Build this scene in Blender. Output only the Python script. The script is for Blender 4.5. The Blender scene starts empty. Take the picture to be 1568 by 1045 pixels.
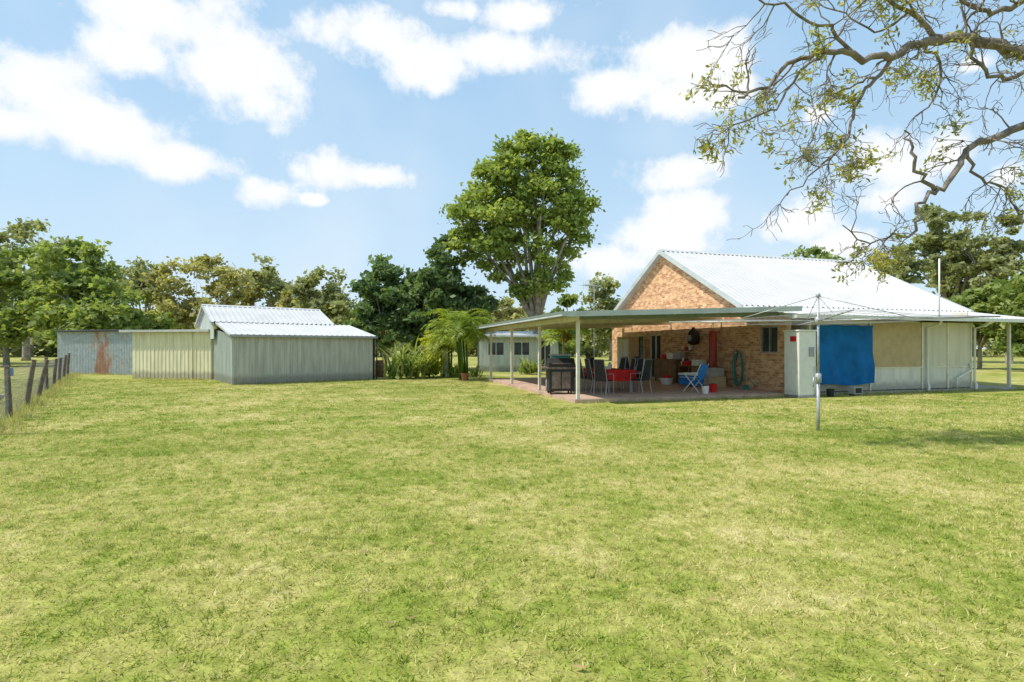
import bpy, math, random
import numpy as np
from mathutils import Vector, Matrix, Euler
rnd = random.Random(7)
F = 800.0; CX = 784.0; HY = 532.0; CH = 1.6   # camera survey constants
scene = bpy.context.scene

def W(px, py, d):
    return Vector(((px-CX)/F*d, d, CH-(py-HY)/F*d))
def G(px, py, z=0.0):
    d = F*(CH-z)/(py-HY)
    return Vector(((px-CX)/F*d, d, z))

# ------------------------------------------------------------------ materials
def new_mat(name):
    m = bpy.data.materials.new(name); m.use_nodes = True
    nt = m.node_tree; nt.nodes.clear()
    out = nt.nodes.new('ShaderNodeOutputMaterial')
    return m, nt, out
def N(nt, typ, **kw):
    n = nt.nodes.new(typ)
    for k, v in kw.items(): setattr(n, k, v)
    return n
def ramp(nt, fac, stops):
    r = nt.nodes.new('ShaderNodeValToRGB')
    els = r.color_ramp.elements
    while len(els) < len(stops): els.new(0.5)
    for e, (p, c) in zip(els, stops):
        e.position = p; e.color = (c[0], c[1], c[2], 1)
    nt.links.new(fac, r.inputs[0]); return r.outputs[0]
def mixc(nt, fac, a, b, mode='MIX'):
    n = N(nt, 'ShaderNodeMix', data_type='RGBA', blend_type=mode)
    for sock, val in ((n.inputs[0], fac), (n.inputs[6], a), (n.inputs[7], b)):
        if isinstance(val, bpy.types.NodeSocket): nt.links.new(val, sock)
        elif isinstance(val, (int, float)): sock.default_value = val
        else: sock.default_value = (val[0], val[1], val[2], 1)
    return n.outputs[2]
def noise(nt, vec, scale, detail=4, rough=0.55):
    n = N(nt, 'ShaderNodeTexNoise'); n.inputs['Scale'].default_value = scale
    n.inputs['Detail'].default_value = detail; n.inputs['Roughness'].default_value = rough
    if vec is not None: nt.links.new(vec, n.inputs['Vector'])
    return n.outputs['Fac']
def mat(name, col, rough=0.6, var=0.25, scale=3.0, metal=0.0, bump=0.0, streak=False, spec=0.5):
    m, nt, out = new_mat(name)
    b = N(nt, 'ShaderNodeBsdfPrincipled'); b.inputs['Roughness'].default_value = rough
    b.inputs['Metallic'].default_value = metal; b.inputs['Specular IOR Level'].default_value = spec
    tc = N(nt, 'ShaderNodeTexCoord'); vec = tc.outputs['Object']
    if streak:
        mp = N(nt, 'ShaderNodeMapping'); mp.inputs['Scale'].default_value = (3, 3, 0.35)
        nt.links.new(vec, mp.inputs[0]); vec = mp.outputs[0]
    f = noise(nt, vec, scale)
    c = ramp(nt, f, [(0.35, tuple(c*(1-var) for c in col)), (0.62, tuple(min(1, x*(1+var*0.3)) for x in col))])
    if streak:  # splash-back soil near the ground
        sp = N(nt, 'ShaderNodeSeparateXYZ'); nt.links.new(tc.outputs['Object'], sp.inputs[0])
        a = N(nt, 'ShaderNodeMath', operation='MULTIPLY_ADD'); nt.links.new(f, a.inputs[0]); a.inputs[1].default_value = -0.5; nt.links.new(sp.outputs[2], a.inputs[2])
        c = mixc(nt, ramp(nt, a.outputs[0], [(0.0, (.55,)*3), (0.18, (0, 0, 0))]), c, (0.20, 0.17, 0.12))
    nt.links.new(c, b.inputs['Base Color'])
    if bump:
        bp = N(nt, 'ShaderNodeBump'); bp.inputs['Strength'].default_value = bump
        nt.links.new(noise(nt, tc.outputs['Object'], scale*12), bp.inputs['Height'])
        nt.links.new(bp.outputs[0], b.inputs['Normal'])
    nt.links.new(b.outputs[0], out.inputs[0]); return m

def leaf_mat(name, stops, trans=0.40):
    m, nt, out = new_mat(name)
    at = N(nt, 'ShaderNodeAttribute'); at.attribute_name = 'var'
    c = ramp(nt, at.outputs['Fac'], stops)
    d = N(nt, 'ShaderNodeBsdfPrincipled'); d.inputs['Roughness'].default_value = 0.5
    d.inputs['Specular IOR Level'].default_value = 0.3
    t = N(nt, 'ShaderNodeBsdfTranslucent')
    nt.links.new(c, d.inputs['Base Color'])
    tcx = mixc(nt, 1.0, c, (1.6, 1.55, 0.75), 'MULTIPLY'); nt.links.new(tcx, t.inputs[0])
    mx = N(nt, 'ShaderNodeMixShader'); mx.inputs[0].default_value = trans
    nt.links.new(d.outputs[0], mx.inputs[1]); nt.links.new(t.outputs[0], mx.inputs[2])
    nt.links.new(mx.outputs[0], out.inputs[0]); return m

def grass_color(nt):
    g = N(nt, 'ShaderNodeNewGeometry'); p = g.outputs['Position']
    n0 = noise(nt, p, 0.16, 1, 0.5); n1 = noise(nt, p, 0.7, 3, 0.66); n2 = noise(nt, p, 3.8, 3, 0.75)
    c = N(nt, 'ShaderNodeMath', operation='MULTIPLY'); nt.links.new(n0, c.inputs[0]); c.inputs[1].default_value = 0.22
    a = N(nt, 'ShaderNodeMath', operation='MULTIPLY_ADD'); nt.links.new(n1, a.inputs[0]); a.inputs[1].default_value = 0.48; nt.links.new(c.outputs[0], a.inputs[2])
    b = N(nt, 'ShaderNodeMath', operation='MULTIPLY_ADD'); nt.links.new(n2, b.inputs[0]); b.inputs[1].default_value = 0.30; nt.links.new(a.outputs[0], b.inputs[2])
    return b.outputs[0], p
GS = [(0.34, (0.22, 0.31, 0.045)), (0.43, (0.36, 0.415, 0.080)), (0.52, (0.55, 0.52, 0.165)), (0.62, (0.78, 0.68, 0.35))]
def ground_mat():
    m, nt, out = new_mat('lawn_ground')
    f, p = grass_color(nt); c = ramp(nt, f, GS)
    n3 = noise(nt, p, 9, 5, 0.75); c2 = mixc(nt, 1.0, c, ramp(nt, n3, [(0.3, (0.45, 0.45, 0.40)), (0.7, (1.0, 1.0, 0.95))]), 'MULTIPLY')
    n4 = noise(nt, p, 60, 3, 0.7); c3 = mixc(nt, 1.0, c2, ramp(nt, n4, [(0.3, (0.6, 0.6, 0.55)), (0.7, (1.05, 1.05, 1.0))]), 'MULTIPLY')
    b = N(nt, 'ShaderNodeBsdfPrincipled'); b.inputs['Roughness'].default_value = 0.9; b.inputs['Specular IOR Level'].default_value = 0.1
    nt.links.new(c3, b.inputs['Base Color'])
    bp = N(nt, 'ShaderNodeBump'); bp.inputs['Strength'].default_value = 0.6; bp.inputs['Distance'].default_value = 0.03
    nt.links.new(n3, bp.inputs['Height']); nt.links.new(bp.outputs[0], b.inputs['Normal'])
    nt.links.new(b.outputs[0], out.inputs[0]); return m
def blade_mat():
    m, nt, out = new_mat('grass_blades')
    f, p = grass_color(nt)
    at = N(nt, 'ShaderNodeAttribute'); at.attribute_name = 'var'
    a = N(nt, 'ShaderNodeMath', operation='MULTIPLY_ADD'); nt.links.new(at.outputs['Fac'], a.inputs[0]); a.inputs[1].default_value = 0.34
    s = N(nt, 'ShaderNodeMath', operation='SUBTRACT'); nt.links.new(f, s.inputs[0]); s.inputs[1].default_value = 0.175
    nt.links.new(s.outputs[0], a.inputs[2])
    c = ramp(nt, a.outputs[0], GS)
    d = N(nt, 'ShaderNodeBsdfDiffuse')
    t = N(nt, 'ShaderNodeBsdfTranslucent'); nt.links.new(c, d.inputs[0]); nt.links.new(c, t.inputs[0])
    mx = N(nt, 'ShaderNodeMixShader'); mx.inputs[0].default_value = 0.4
    nt.links.new(d.outputs[0], mx.inputs[1]); nt.links.new(t.outputs[0], mx.inputs[2])
    nt.links.new(mx.outputs[0], out.inputs[0]); return m
def brick_mat():
    m, nt, out = new_mat('brick')
    uv = N(nt, 'ShaderNodeUVMap'); uv.uv_map = 'UVMap'
    bt = N(nt, 'ShaderNodeTexBrick'); nt.links.new(uv.outputs[0], bt.inputs['Vector'])
    bt.inputs['Scale'].default_value = 1.0; bt.inputs['Brick Width'].default_value = 0.24
    bt.inputs['Row Height'].default_value = 0.086; bt.inputs['Mortar Size'].default_value = 0.008
    bt.inputs['Mortar Smooth'].default_value = 0.2; bt.inputs['Bias'].default_value = 0.0
    bt.inputs['Color1'].default_value = (0.42, 0.18, 0.075, 1); bt.inputs['Color2'].default_value = (0.76, 0.45, 0.21, 1)
    bt.inputs['Mortar'].default_value = (0.56, 0.46, 0.34, 1)
    n = noise(nt, uv.outputs[0], 5, 5, 0.7)
    c = mixc(nt, 1.0, bt.outputs['Color'], ramp(nt, n, [(0.3, (0.66, 0.60, 0.54)), (0.5, (1, 1, 1)), (0.68, (1.15, 1.25, 1.3))]), 'MULTIPLY')
    b = N(nt, 'ShaderNodeBsdfPrincipled'); b.inputs['Roughness'].default_value = 0.9
    nt.links.new(c, b.inputs['Base Color'])
    bp = N(nt, 'ShaderNodeBump'); bp.inputs['Strength'].default_value = 0.5; bp.inputs['Distance'].default_value = 0.01; bp.invert = True
    nt.links.new(bt.outputs['Fac'], bp.inputs['Height']); nt.links.new(bp.outputs[0], b.inputs['Normal'])
    nt.links.new(b.outputs[0], out.inputs[0]); return m
def rust_mat():
    m, nt, out = new_mat('rusty_iron')
    tc = N(nt, 'ShaderNodeTexCoord')
    mp = N(nt, 'ShaderNodeMapping'); mp.inputs['Scale'].default_value = (2.2, 2.2, 0.9); nt.links.new(tc.outputs['Object'], mp.inputs[0])
    n1 = noise(nt, mp.outputs[0], 0.9, 6, 0.6); n2 = noise(nt, tc.outputs['Object'], 6, 4)
    sp = N(nt, 'ShaderNodeSeparateXYZ'); nt.links.new(tc.outputs['Object'], sp.inputs[0])
    a = N(nt, 'ShaderNodeMath', operation='ADD'); nt.links.new(sp.outputs[0], a.inputs[0]); a.inputs[1].default_value = 24.1
    ab = N(nt, 'ShaderNodeMath', operation='ABSOLUTE'); nt.links.new(a.outputs[0], ab.inputs[0])
    mr = N(nt, 'ShaderNodeMapRange'); nt.links.new(ab.outputs[0], mr.inputs[0]); mr.inputs[1].default_value = 0.3; mr.inputs[2].default_value = 0.95; mr.inputs[3].default_value = 0.20; mr.inputs[4].default_value = -0.06
    ad = N(nt, 'ShaderNodeMath', operation='ADD'); nt.links.new(n1, ad.inputs[0]); nt.links.new(mr.outputs[0], ad.inputs[1])
    c = ramp(nt, ad.outputs[0], [(0.56, (0.36, 0.40, 0.41)), (0.62, (0.44, 0.34, 0.28)), (0.72, (0.36, 0.19, 0.12))])
    c = mixc(nt, 1.0, c, ramp(nt, n2, [(0.3, (0.75, 0.75, 0.75)), (0.7, (1.15, 1.15, 1.15))]), 'MULTIPLY')
    b = N(nt, 'ShaderNodeBsdfPrincipled'); b.inputs['Roughness'].default_value = 0.6
    nt.links.new(c, b.inputs['Base Color']); nt.links.new(b.outputs[0], out.inputs[0]); return m

M = dict(
 brick=brick_mat(), ground=ground_mat(), blade=blade_mat(), rust=rust_mat(),
 roof=mat('roof_steel', (0.52, 0.52, 0.51), 0.55, 0.10, 1.2, 0.0),
 roofside=mat('roof_edge', (0.45, 0.49, 0.47), 0.5, 0.15, 2),
 under=mat('roof_underside', (0.48, 0.49, 0.45), 0.6, 0.15, 2),
 shed=mat('shed_steel', (0.46, 0.455, 0.39), 0.5, 0.22, 2.0, streak=True),
 shedL=mat('shed_steel_green', (0.46, 0.50, 0.45), 0.5, 0.2, 2.0, streak=True),
 cream=mat('cream_cladding', (0.74, 0.68, 0.45), 0.6, 0.2, 2.0, streak=True),
 cream2=mat('cream_sheet', (0.60, 0.56, 0.42), 0.7, 0.12, 1.5, streak=True),
 fibro=mat('fibro_white', (0.66, 0.64, 0.55), 0.75, 0.15, 2, streak=True),
 cabin=mat('cabin_boards', (0.52, 0.54, 0.49), 0.75, 0.2, 2, streak=True),
 white=mat('white_paint', (0.72, 0.72, 0.66), 0.45, 0.08, 4),
 post=mat('post_paint', (0.68, 0.64, 0.52), 0.5, 0.15, 4),
 green=mat('gutter_green', (0.16, 0.20, 0.17), 0.5, 0.15, 4),
 dark=mat('dark_plastic', (0.025, 0.025, 0.027), 0.6, 0.2, 4, spec=.3),
 grey=mat('grey_metal', (0.32, 0.33, 0.34), 0.4, 0.2, 6, 0.4),
 galv=mat('galvanised', (0.45, 0.46, 0.46), 0.4, 0.25, 8, 0.3),
 wire=mat('wire', (0.22, 0.22, 0.21), 0.6, 0.2, 8, 0.0),
 wood=mat('weathered_wood', (0.17, 0.135, 0.105), 0.9, 0.4, 7, bump=0.4),
 brown=mat('brown_timber', (0.20, 0.095, 0.05), 0.5, 0.3, 5),
 tan=mat('tan_lattice', (0.52, 0.40, 0.21), 0.7, 0.15, 5),
 blue=mat('blue_tarp', (0.005, 0.125, 0.35), 0.75, 0.25, 2.5, bump=0.3, spec=0.15),
 lblue=mat('blue_fabric', (0.03, 0.20, 0.55), 0.7, 0.2, 5, spec=.2),
 teal=mat('teal_hose', (0.02, 0.24, 0.21), 0.5, 0.2, 5),
 red=mat('red_cloth', (0.55, 0.02, 0.02), 0.7, 0.25, 5, spec=.2),
 slab=mat('patio_paving', (0.50, 0.34, 0.25), 0.8, 0.2, 3, bump=0.2),
 conc=mat('concrete', (0.42, 0.40, 0.36), 0.85, 0.2, 4, bump=0.2),
 bark=mat('bark', (0.34, 0.29, 0.23), 0.9, 0.45, 3, bump=0.5),
 barkg=mat('bark_grey', (0.23, 0.19, 0.155), 0.9, 0.5, 5, bump=0.5),
 terra=mat('terracotta', (0.42, 0.16, 0.09), 0.8, 0.2, 5),
 dleaf=mat('dry_leaf', (0.40, 0.24, 0.12), 0.8, 0.4, 9),
 yellow=mat('yellow_petal', (0.7, 0.5, 0.04), 0.8, 0.2, 9),
)
gm, nt, out = new_mat('window_glass')
b = N(nt, 'ShaderNodeBsdfPrincipled'); b.inputs['Base Color'].default_value = (0.03, 0.035, 0.04, 1); b.inputs['Roughness'].default_value = 0.08
nt.links.new(b.outputs[0], out.inputs[0]); M['glass'] = gm
L_big = leaf_mat('leaf_big', [(0.0, (0.13, 0.19, 0.045)), (0.5, (0.25, 0.325, 0.075)), (1.0, (0.43, 0.48, 0.14))])
L_dark = leaf_mat('leaf_dark', [(0.0, (0.075, 0.13, 0.055)), (0.5, (0.135, 0.205, 0.085)), (1.0, (0.215, 0.29, 0.12))])
L_gum = leaf_mat('leaf_gum', [(0.0, (0.17, 0.195, 0.10)), (0.5, (0.28, 0.305, 0.15)), (1.0, (0.41, 0.425, 0.22))])
L_yel = leaf_mat('leaf_yellow', [(0.0, (0.24, 0.235, 0.105)), (0.5, (0.36, 0.35, 0.15)), (1.0, (0.50, 0.47, 0.22))])
L_mid = leaf_mat('leaf_mid', [(0.0, (0.13, 0.19, 0.055)), (0.5, (0.225, 0.29, 0.085)), (1.0, (0.365, 0.41, 0.14))])
L_palm = leaf_mat('leaf_palm', [(0.0, (0.10, 0.19, 0.02)), (0.5, (0.28, 0.35, 0.04)), (1.0, (0.54, 0.50, 0.07))])
L_over = leaf_mat('leaf_overhang', [(0.0, (0.16, 0.18, 0.045)), (0.5, (0.32, 0.32, 0.075)), (1.0, (0.52, 0.46, 0.12))], 0.45)

# ------------------------------------------------------------------ builders
def root(name, loc=(0, 0, 0), rot=0.0, parent=None):
    e = bpy.data.objects.new(name, None); e.location = loc; e.rotation_euler = (0, 0, rot)
    e.empty_display_size = 0.3
    scene.collection.objects.link(e); e.parent = parent; return e
class MB:
    def __init__(s): s.v = []; s.f = []; s.m = []
    def poly(s, pts, mi=0):
        i = len(s.v); s.v += [tuple(p) for p in pts]; s.f.append(tuple(range(i, i+len(pts)))); s.m.append(mi)
    def box(s, x0, x1, y0, y1, z0, z1, mi=0):
        i = len(s.v)
        s.v += [(x0,y0,z0),(x1,y0,z0),(x1,y1,z0),(x0,y1,z0),(x0,y0,z1),(x1,y0,z1),(x1,y1,z1),(x0,y1,z1)]
        for q in ((0,3,2,1),(4,5,6,7),(0,1,5,4),(1,2,6,5),(2,3,7,6),(3,0,4,7)):
            s.f.append(tuple(i+k for k in q)); s.m.append(mi)
    def prism(s, pts, off, mi=0):
        i = len(s.v); n = len(pts); off = Vector(off)
        s.v += [tuple(p) for p in pts] + [tuple(Vector(p)+off) for p in pts]
        s.f.append(tuple(i+k for k in range(n))); s.m.append(mi)
        s.f.append(tuple(i+n+k for k in reversed(range(n)))); s.m.append(mi)
        for k in range(n):
            s.f.append((i+k, i+n+k, i+n+(k+1) % n, i+(k+1) % n)); s.m.append(mi)
    def tube(s, pts, rad, sides=6, mi=0, caps=True):
        pts = [Vector(p) for p in pts]; n = len(pts)
        if not hasattr(rad, '__len__'): rad = [rad]*n
        i0 = len(s.v); ref = None
        for k, p in enumerate(pts):
            t = (pts[min(k+1, n-1)]-pts[max(k-1, 0)])
            if t.length < 1e-9: t = Vector((0, 0, 1))
            t.normalize()
            if ref is None: ref = Vector((1, 0, 0)) if abs(t.x) < 0.8 else Vector((0, 1, 0))
            a = (ref - t*ref.dot(t)).normalized(); b = t.cross(a); ref = a
            for j in range(sides):
                w = 2*math.pi*j/sides
                s.v.append(tuple(p+(a*math.cos(w)+b*math.sin(w))*rad[k]))
        for k in range(n-1):
            for j in range(sides):
                q = (j+1) % sides
                s.f.append((i0+k*sides+j, i0+k*sides+q, i0+(k+1)*sides+q, i0+(k+1)*sides+j)); s.m.append(mi)
        if caps:
            s.f.append(tuple(i0+j for j in reversed(range(sides)))); s.m.append(mi)
            s.f.append(tuple(i0+(n-1)*sides+j for j in range(sides))); s.m.append(mi)
    def lathe(s, prof, c=(0, 0, 0), sides=16, mi=0):
        s.tube([(c[0], c[1], c[2]+z) for r, z in prof], [r for r, z in prof], sides, mi)
    def rib(s, A, B, C, D, pitch=0.1, h=0.018, mi=0, style='sin'):
        A, B, C, D = map(Vector, (A, B, C, D))
        L = max((B-A).length, (C-D).length); n = max(1, round(L/pitch)); nrm = (B-A).cross(D-A).normalized()
        prof = [(k/6.0, math.sin(2*math.pi*k/6.0)*0.5) for k in range(6)] if style == 'sin' else [(0, 0), (0.62, 0), (0.72, 1), (0.90, 1)]
        us = [((i+u)/n, hh) for i in range(n) for u, hh in prof] + [(1.0, prof[0][1])]
        i0 = len(s.v)
        for u, hh in us:
            o = nrm*(hh*h); s.v.append(tuple(A.lerp(B, u)+o)); s.v.append(tuple(D.lerp(C, u)+o))
        for k in range(len(us)-1):
            a = i0+2*k; s.f.append((a, a+2, a+3, a+1)); s.m.append(mi)
    def build(s, name, mats, parent=None, loc=None, rot=0.0, smooth=False, bevel=0.0):
        me = bpy.data.meshes.new(name); me.from_pydata(s.v, [], s.f)
        for m in mats: me.materials.append(m)
        me.polygons.foreach_set('material_index', s.m)
        if smooth: me.polygons.foreach_set('use_smooth', [True]*len(s.f))
        uvl = me.uv_layers.new(name='UVMap')
        for p in me.polygons:
            nx, ny, nz = abs(p.normal.x), abs(p.normal.y), abs(p.normal.z)
            for li in p.loop_indices:
                co = me.vertices[me.loops[li].vertex_index].co
                uvl.data[li].uv = (co.y, co.z) if nx >= ny and nx >= nz else ((co.x, co.z) if ny >= nz else (co.x, co.y))
        me.update()
        o = bpy.data.objects.new(name, me); scene.collection.objects.link(o)
        if parent: o.parent = parent
        if loc is not None: o.location = loc
        o.rotation_euler = (0, 0, rot)
        if bevel:
            bm = o.modifiers.new('bevel', 'BEVEL'); bm.width = bevel; bm.segments = 2; bm.limit_method = 'ANGLE'
        return o
def fast_mesh(name, verts, k, var, mats, parent=None):
    n = len(verts)//k
    me = bpy.data.meshes.new(name); me.vertices.add(n*k); me.loops.add(n*k); me.polygons.add(n)
    me.vertices.foreach_set('co', verts.astype(np.float32).ravel())
    me.loops.foreach_set('vertex_index', np.arange(n*k, dtype=np.int32))
    me.polygons.foreach_set('loop_start', np.arange(0, n*k, k, dtype=np.int32))
    for m in mats: me.materials.append(m)
    me.update(calc_edges=True)
    at = me.attributes.new('var', 'FLOAT', 'FACE'); at.data.foreach_set('value', var.astype(np.float32))
    o = bpy.data.objects.new(name, me); scene.collection.objects.link(o)
    if parent: o.parent = parent
    return o
def leaves(C, size, rs, elong=1.7, up=0.25, droop=0.0):
    n = len(C); d = rs.normal(size=(n, 3)); d[:, 2] = d[:, 2]*0.8 - droop; d /= np.linalg.norm(d, axis=1)[:, None]
    e = rs.normal(size=(n, 3)); e[:, 2] *= (1-up); e -= d*(e*d).sum(1)[:, None]; e /= np.linalg.norm(e, axis=1)[:, None]+1e-9
    s = (size*(0.6+0.8*rs.random(n)))[:, None]
    a = d*s*0.5*elong; b = e*s*0.5
    V = np.empty((n, 4, 3)); V[:, 0] = C-a; V[:, 1] = C+b-a*0.1; V[:, 2] = C+a; V[:, 3] = C-b+a*0.1
    return V.reshape(-1, 3)

def tree(name, x, y, h, cr, cb, ncl, nlf, lsz, lm, seed, prof=None, bark='bark', trunk_r=None, clr=0.26, forks=0, lean=0.0, sig=.46):
    rs = np.random.RandomState(seed); r = random.Random(seed)
    P = root(name, (x, y, 0))
    cc = []
    zc = (h+cb)/2; rz = (h-cb)/2
    if prof is None:
        lob = [(rs.uniform(-.62, .62)*cr, rs.uniform(-.5, .5)*cr, zc+rs.uniform(-.5, .4)*rz, rs.uniform(.32, .56)) for _ in range(8)]
        lob.append((rs.uniform(-.3, .3)*cr, 0, h-.45*rz, .42))
        for i in range(ncl):
            lx, ly, lz, ls = lob[i % 9]
            d = rs.normal(size=3); d /= np.linalg.norm(d); q = rs.random()**0.35
            p = np.array([lx+d[0]*cr*ls*q, ly+d[1]*cr*ls*q, lz+d[2]*rz*ls*q])
            p[2] = min(max(p[2], cb+rs.uniform(0, .5)), h-0.2*clr*cr); cc.append(p)
    else:
        zs = [p[0] for p in prof]; xs = [p[1] for p in prof]; rr = [p[2] for p in prof]
        tries = 0
        while len(cc) < ncl and tries < 6000:
            tries += 1
            z = rs.uniform(min(zs), max(zs)); xo = np.interp(z, zs, xs); ra = np.interp(z, zs, rr)
            a = rs.uniform(0, 2*math.pi); q = rs.random()**0.45
            m_ = max(0.2, ra-clr*cr*0.7)*(1+.07*math.sin(3*z+a*2)+rs.uniform(-.05, .03))
            p = np.array([xo+math.cos(a)*m_*q, math.sin(a)*m_*q*0.5, z])
            if z < zc-.1*rz and abs(p[0]-xo) < ra*.5 and rs.random() < .88: continue
            if any(np.linalg.norm((p-c)*np.array([1, .4, 1.35])) < clr*cr*.98 for c in cc) and rs.random() < .99: continue
            cc.append(p)
    cc = np.array(cc); ncl = len(cc)
    mb = MB(); tr = trunk_r or h*0.02
    f0 = cb*0.75 if cb > 1.2 else h*0.25
    top = Vector((lean, 0, f0)); base = Vector((0, 0, -0.1))
    mb.tube([base, base.lerp(top, .08)+Vector((0, 0, .05)), base.lerp(top, .5)+Vector((r.uniform(-.1, .1), 0, 0)), top], [tr*1.5, tr*1.1, tr, tr*.85], 9)
    nl = 7 if forks == 0 else forks
    idx = rs.permutation(len(cc))
    main = []
    for k in range(nl):
        t = Vector(cc[idx[k]]); t.z = max(t.z, zc)
        a = top.lerp(t, .35)+Vector((r.uniform(-.3, .3), r.uniform(-.3, .3), rz*.05)); bb = top.lerp(t, .7)+Vector((r.uniform(-.3, .3), r.uniform(-.3, .3), rz*.08))
        pts = [top-Vector((0, 0, .15)), a, bb, t]; mb.tube(pts, [tr*.55, tr*.38, tr*.24, tr*.08], 6); main += [(a, tr*.3), (bb, tr*.2), (a.lerp(bb, .5), tr*.25)]
    for c in cc[::1 if ncl < 90 or prof else 2]:
        c = Vector(c); q, w = min(main, key=lambda m_: (m_[0]-c).length + (2 if m_[0].z > c.z else 0))
        mid = q.lerp(c, .5)+Vector((r.uniform(-.2, .2), r.uniform(-.2, .2), r.uniform(0, .3)))
        mb.tube([q, mid, c], [w*.55, w*.3, w*.1], 4, caps=False)
    mb.build('trunk_and_limbs', [M[bark]], P, smooth=True)
    n = ncl*nlf; ci = np.repeat(np.arange(ncl), nlf)
    R = clr*cr*rs.uniform(.55, 1.2, ncl)
    d = rs.normal(size=(n, 3))*sig
    C = cc[ci] + d*R[ci][:, None]*np.array([1, 1, .6])
    cv = rs.random(ncl)
    var = np.clip(cv[ci]*.5+rs.random(n)*.5, 0, 1)
    fast_mesh('crown_foliage', leaves(C, lsz, rs), 4, var, [lm], P)
    return P
def T(name, px, d, top, rpx, lm, seed, cbf=0.25, ncl=60, nlf=85, lsz=0.30, **kw):
    h = CH+(HY-top)/F*d; cr = rpx/F*d
    return tree(name, (px-CX)/F*d, d, h, cr, h*cbf, ncl, nlf, lsz, lm, seed, **kw)

# ------------------------------------------------------------------ camera / light / world
cam = bpy.data.cameras.new('camera'); co = bpy.data.objects.new('camera', cam); scene.collection.objects.link(co)
co.location = (0, 0, CH); co.rotation_euler = (math.radians(90), 0, 0)
cam.sensor_width = 36; cam.lens = F/1568*36; cam.shift_y = (HY-522.5)/1568; cam.clip_end = 2000; cam.clip_start = 0.05
scene.camera = co
sd = Vector((-1.25, -0.28, 1.95)).normalized()
sun = bpy.data.lights.new('sun', 'SUN'); so = bpy.data.objects.new('sun', sun); scene.collection.objects.link(so)
sun.energy = 5.0; sun.angle = math.radians(0.9); sun.color = (1.0, 0.955, 0.875)
so.rotation_euler = sd.to_track_quat('Z', 'Y').to_euler(); so.location = (-10, 5, 20)
scene.view_settings.view_transform = 'Standard'; scene.view_settings.look = 'None'; scene.view_settings.exposure = 0

w = bpy.data.worlds.new('World'); scene.world = w; w.use_nodes = True; nt = w.node_tree; nt.nodes.clear()
wo = N(nt, 'ShaderNodeOutputWorld'); sky = N(nt, 'ShaderNodeTexSky', sky_type='NISHITA')
sky.sun_disc = False; sky.sun_elevation = math.asin(sd.z); sky.sun_rotation = math.atan2(sd.x, sd.y)
sky.air_density = 1.0; sky.dust_density = 1.0; sky.ozone_density = 1.6
bg = N(nt, 'ShaderNodeBackground'); bg.inputs[1].default_value = 0.15; nt.links.new(sky.outputs[0], bg.inputs[0])
tc = N(nt, 'ShaderNodeTexCoord'); sx = N(nt, 'ShaderNodeSeparateXYZ'); nt.links.new(tc.outputs['Generated'], sx.inputs[0])
def mth(op, a, b=None, c=None, clamp=False):
    n = N(nt, 'ShaderNodeMath', operation=op); n.use_clamp = clamp
    for i, v in enumerate((a, b, c)):
        if v is None: continue
        if isinstance(v, (int, float)): n.inputs[i].default_value = v
        else: nt.links.new(v, n.inputs[i])
    return n.outputs[0]
az = mth('ARCTAN2', sx.outputs[0], sx.outputs[1]); el = mth('ARCSINE', sx.outputs[2])
cv = N(nt, 'ShaderNodeCombineXYZ'); nt.links.new(az, cv.inputs[0]); nt.links.new(el, cv.inputs[1])
clouds = [(270,35,125,60,1),(345,110,105,76,1),(215,85,75,45,.9),(395,155,60,40,.9),(60,140,88,62,1),(155,190,125,52,1),(20,190,70,38,.9),(290,243,84,30,.95),
 (408,292,42,24,1),(500,262,58,32,1),(575,270,62,20,.9),(480,305,25,11,.8),(575,55,85,46,.95),(645,95,65,44,.95),(670,130,30,20,.85),
 (810,20,75,30,.8),(840,85,105,36,.72),(745,75,60,30,.72),(690,15,45,20,.7),
 (1060,95,85,42,1),(950,135,85,34,.95),(1030,150,75,36,.95),(1110,140,45,30,.85),(1050,262,75,28,1),
 (1060,330,62,40,1),(1010,365,75,38,1),(950,400,60,28,.9),(1215,345,70,34,1),(1280,375,50,28,.9),
 (1375,255,72,52,1),(1440,235,55,38,1),(1360,300,60,30,.9),(1250,178,26,16,.8),(1490,100,36,16,.7),(1540,270,30,22,.7)]
Dm = None
for (px, py, rx, ry, wt) in clouds:
    def ang(px_, py_):
        dx = px_-CX; return math.atan2(dx, F), math.atan2(HY-py_, math.hypot(F, dx))
    a0, e0 = ang(px, py); a1, _ = ang(px+rx, py); _, e1 = ang(px, py-ry)
    ra = abs(a1-a0)*1.14; re = abs(e1-e0)*1.14
    vm = N(nt, 'ShaderNodeVectorMath', operation='MULTIPLY_ADD'); nt.links.new(cv.outputs[0], vm.inputs[0])
    vm.inputs[1].default_value = (1/ra, 1/re, 0); vm.inputs[2].default_value = (-a0/ra, -e0/re, 0)
    ln = N(nt, 'ShaderNodeVectorMath', operation='LENGTH'); nt.links.new(vm.outputs[0], ln.inputs[0])
    d = mth('ADD', ln.outputs['Value'], (1-wt)*0.7)
    Dm = d if Dm is None else mth('SMOOTH_MIN', Dm, d, 0.22)
n1 = noise(nt, tc.outputs['Generated'], 9.0, 6, 0.64)
n2 = noise(nt, tc.outputs['Generated'], 2.6, 3, 0.6)
den = mth('ADD', mth('SUBTRACT', 1.0, Dm), mth('MULTIPLY', mth('SUBTRACT', n1, 0.5), 3.0))
mask = N(nt, 'ShaderNodeMapRange', interpolation_type='SMOOTHSTEP'); nt.links.new(den, mask.inputs[0])
mask.inputs[1].default_value = -0.28; mask.inputs[2].default_value = 0.50
haze = N(nt, 'ShaderNodeMapRange', interpolation_type='SMOOTHSTEP'); nt.links.new(n2, haze.inputs[0])
haze.inputs[1].default_value = 0.40; haze.inputs[2].default_value = 0.75; haze.inputs[4].default_value = 0.30
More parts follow.
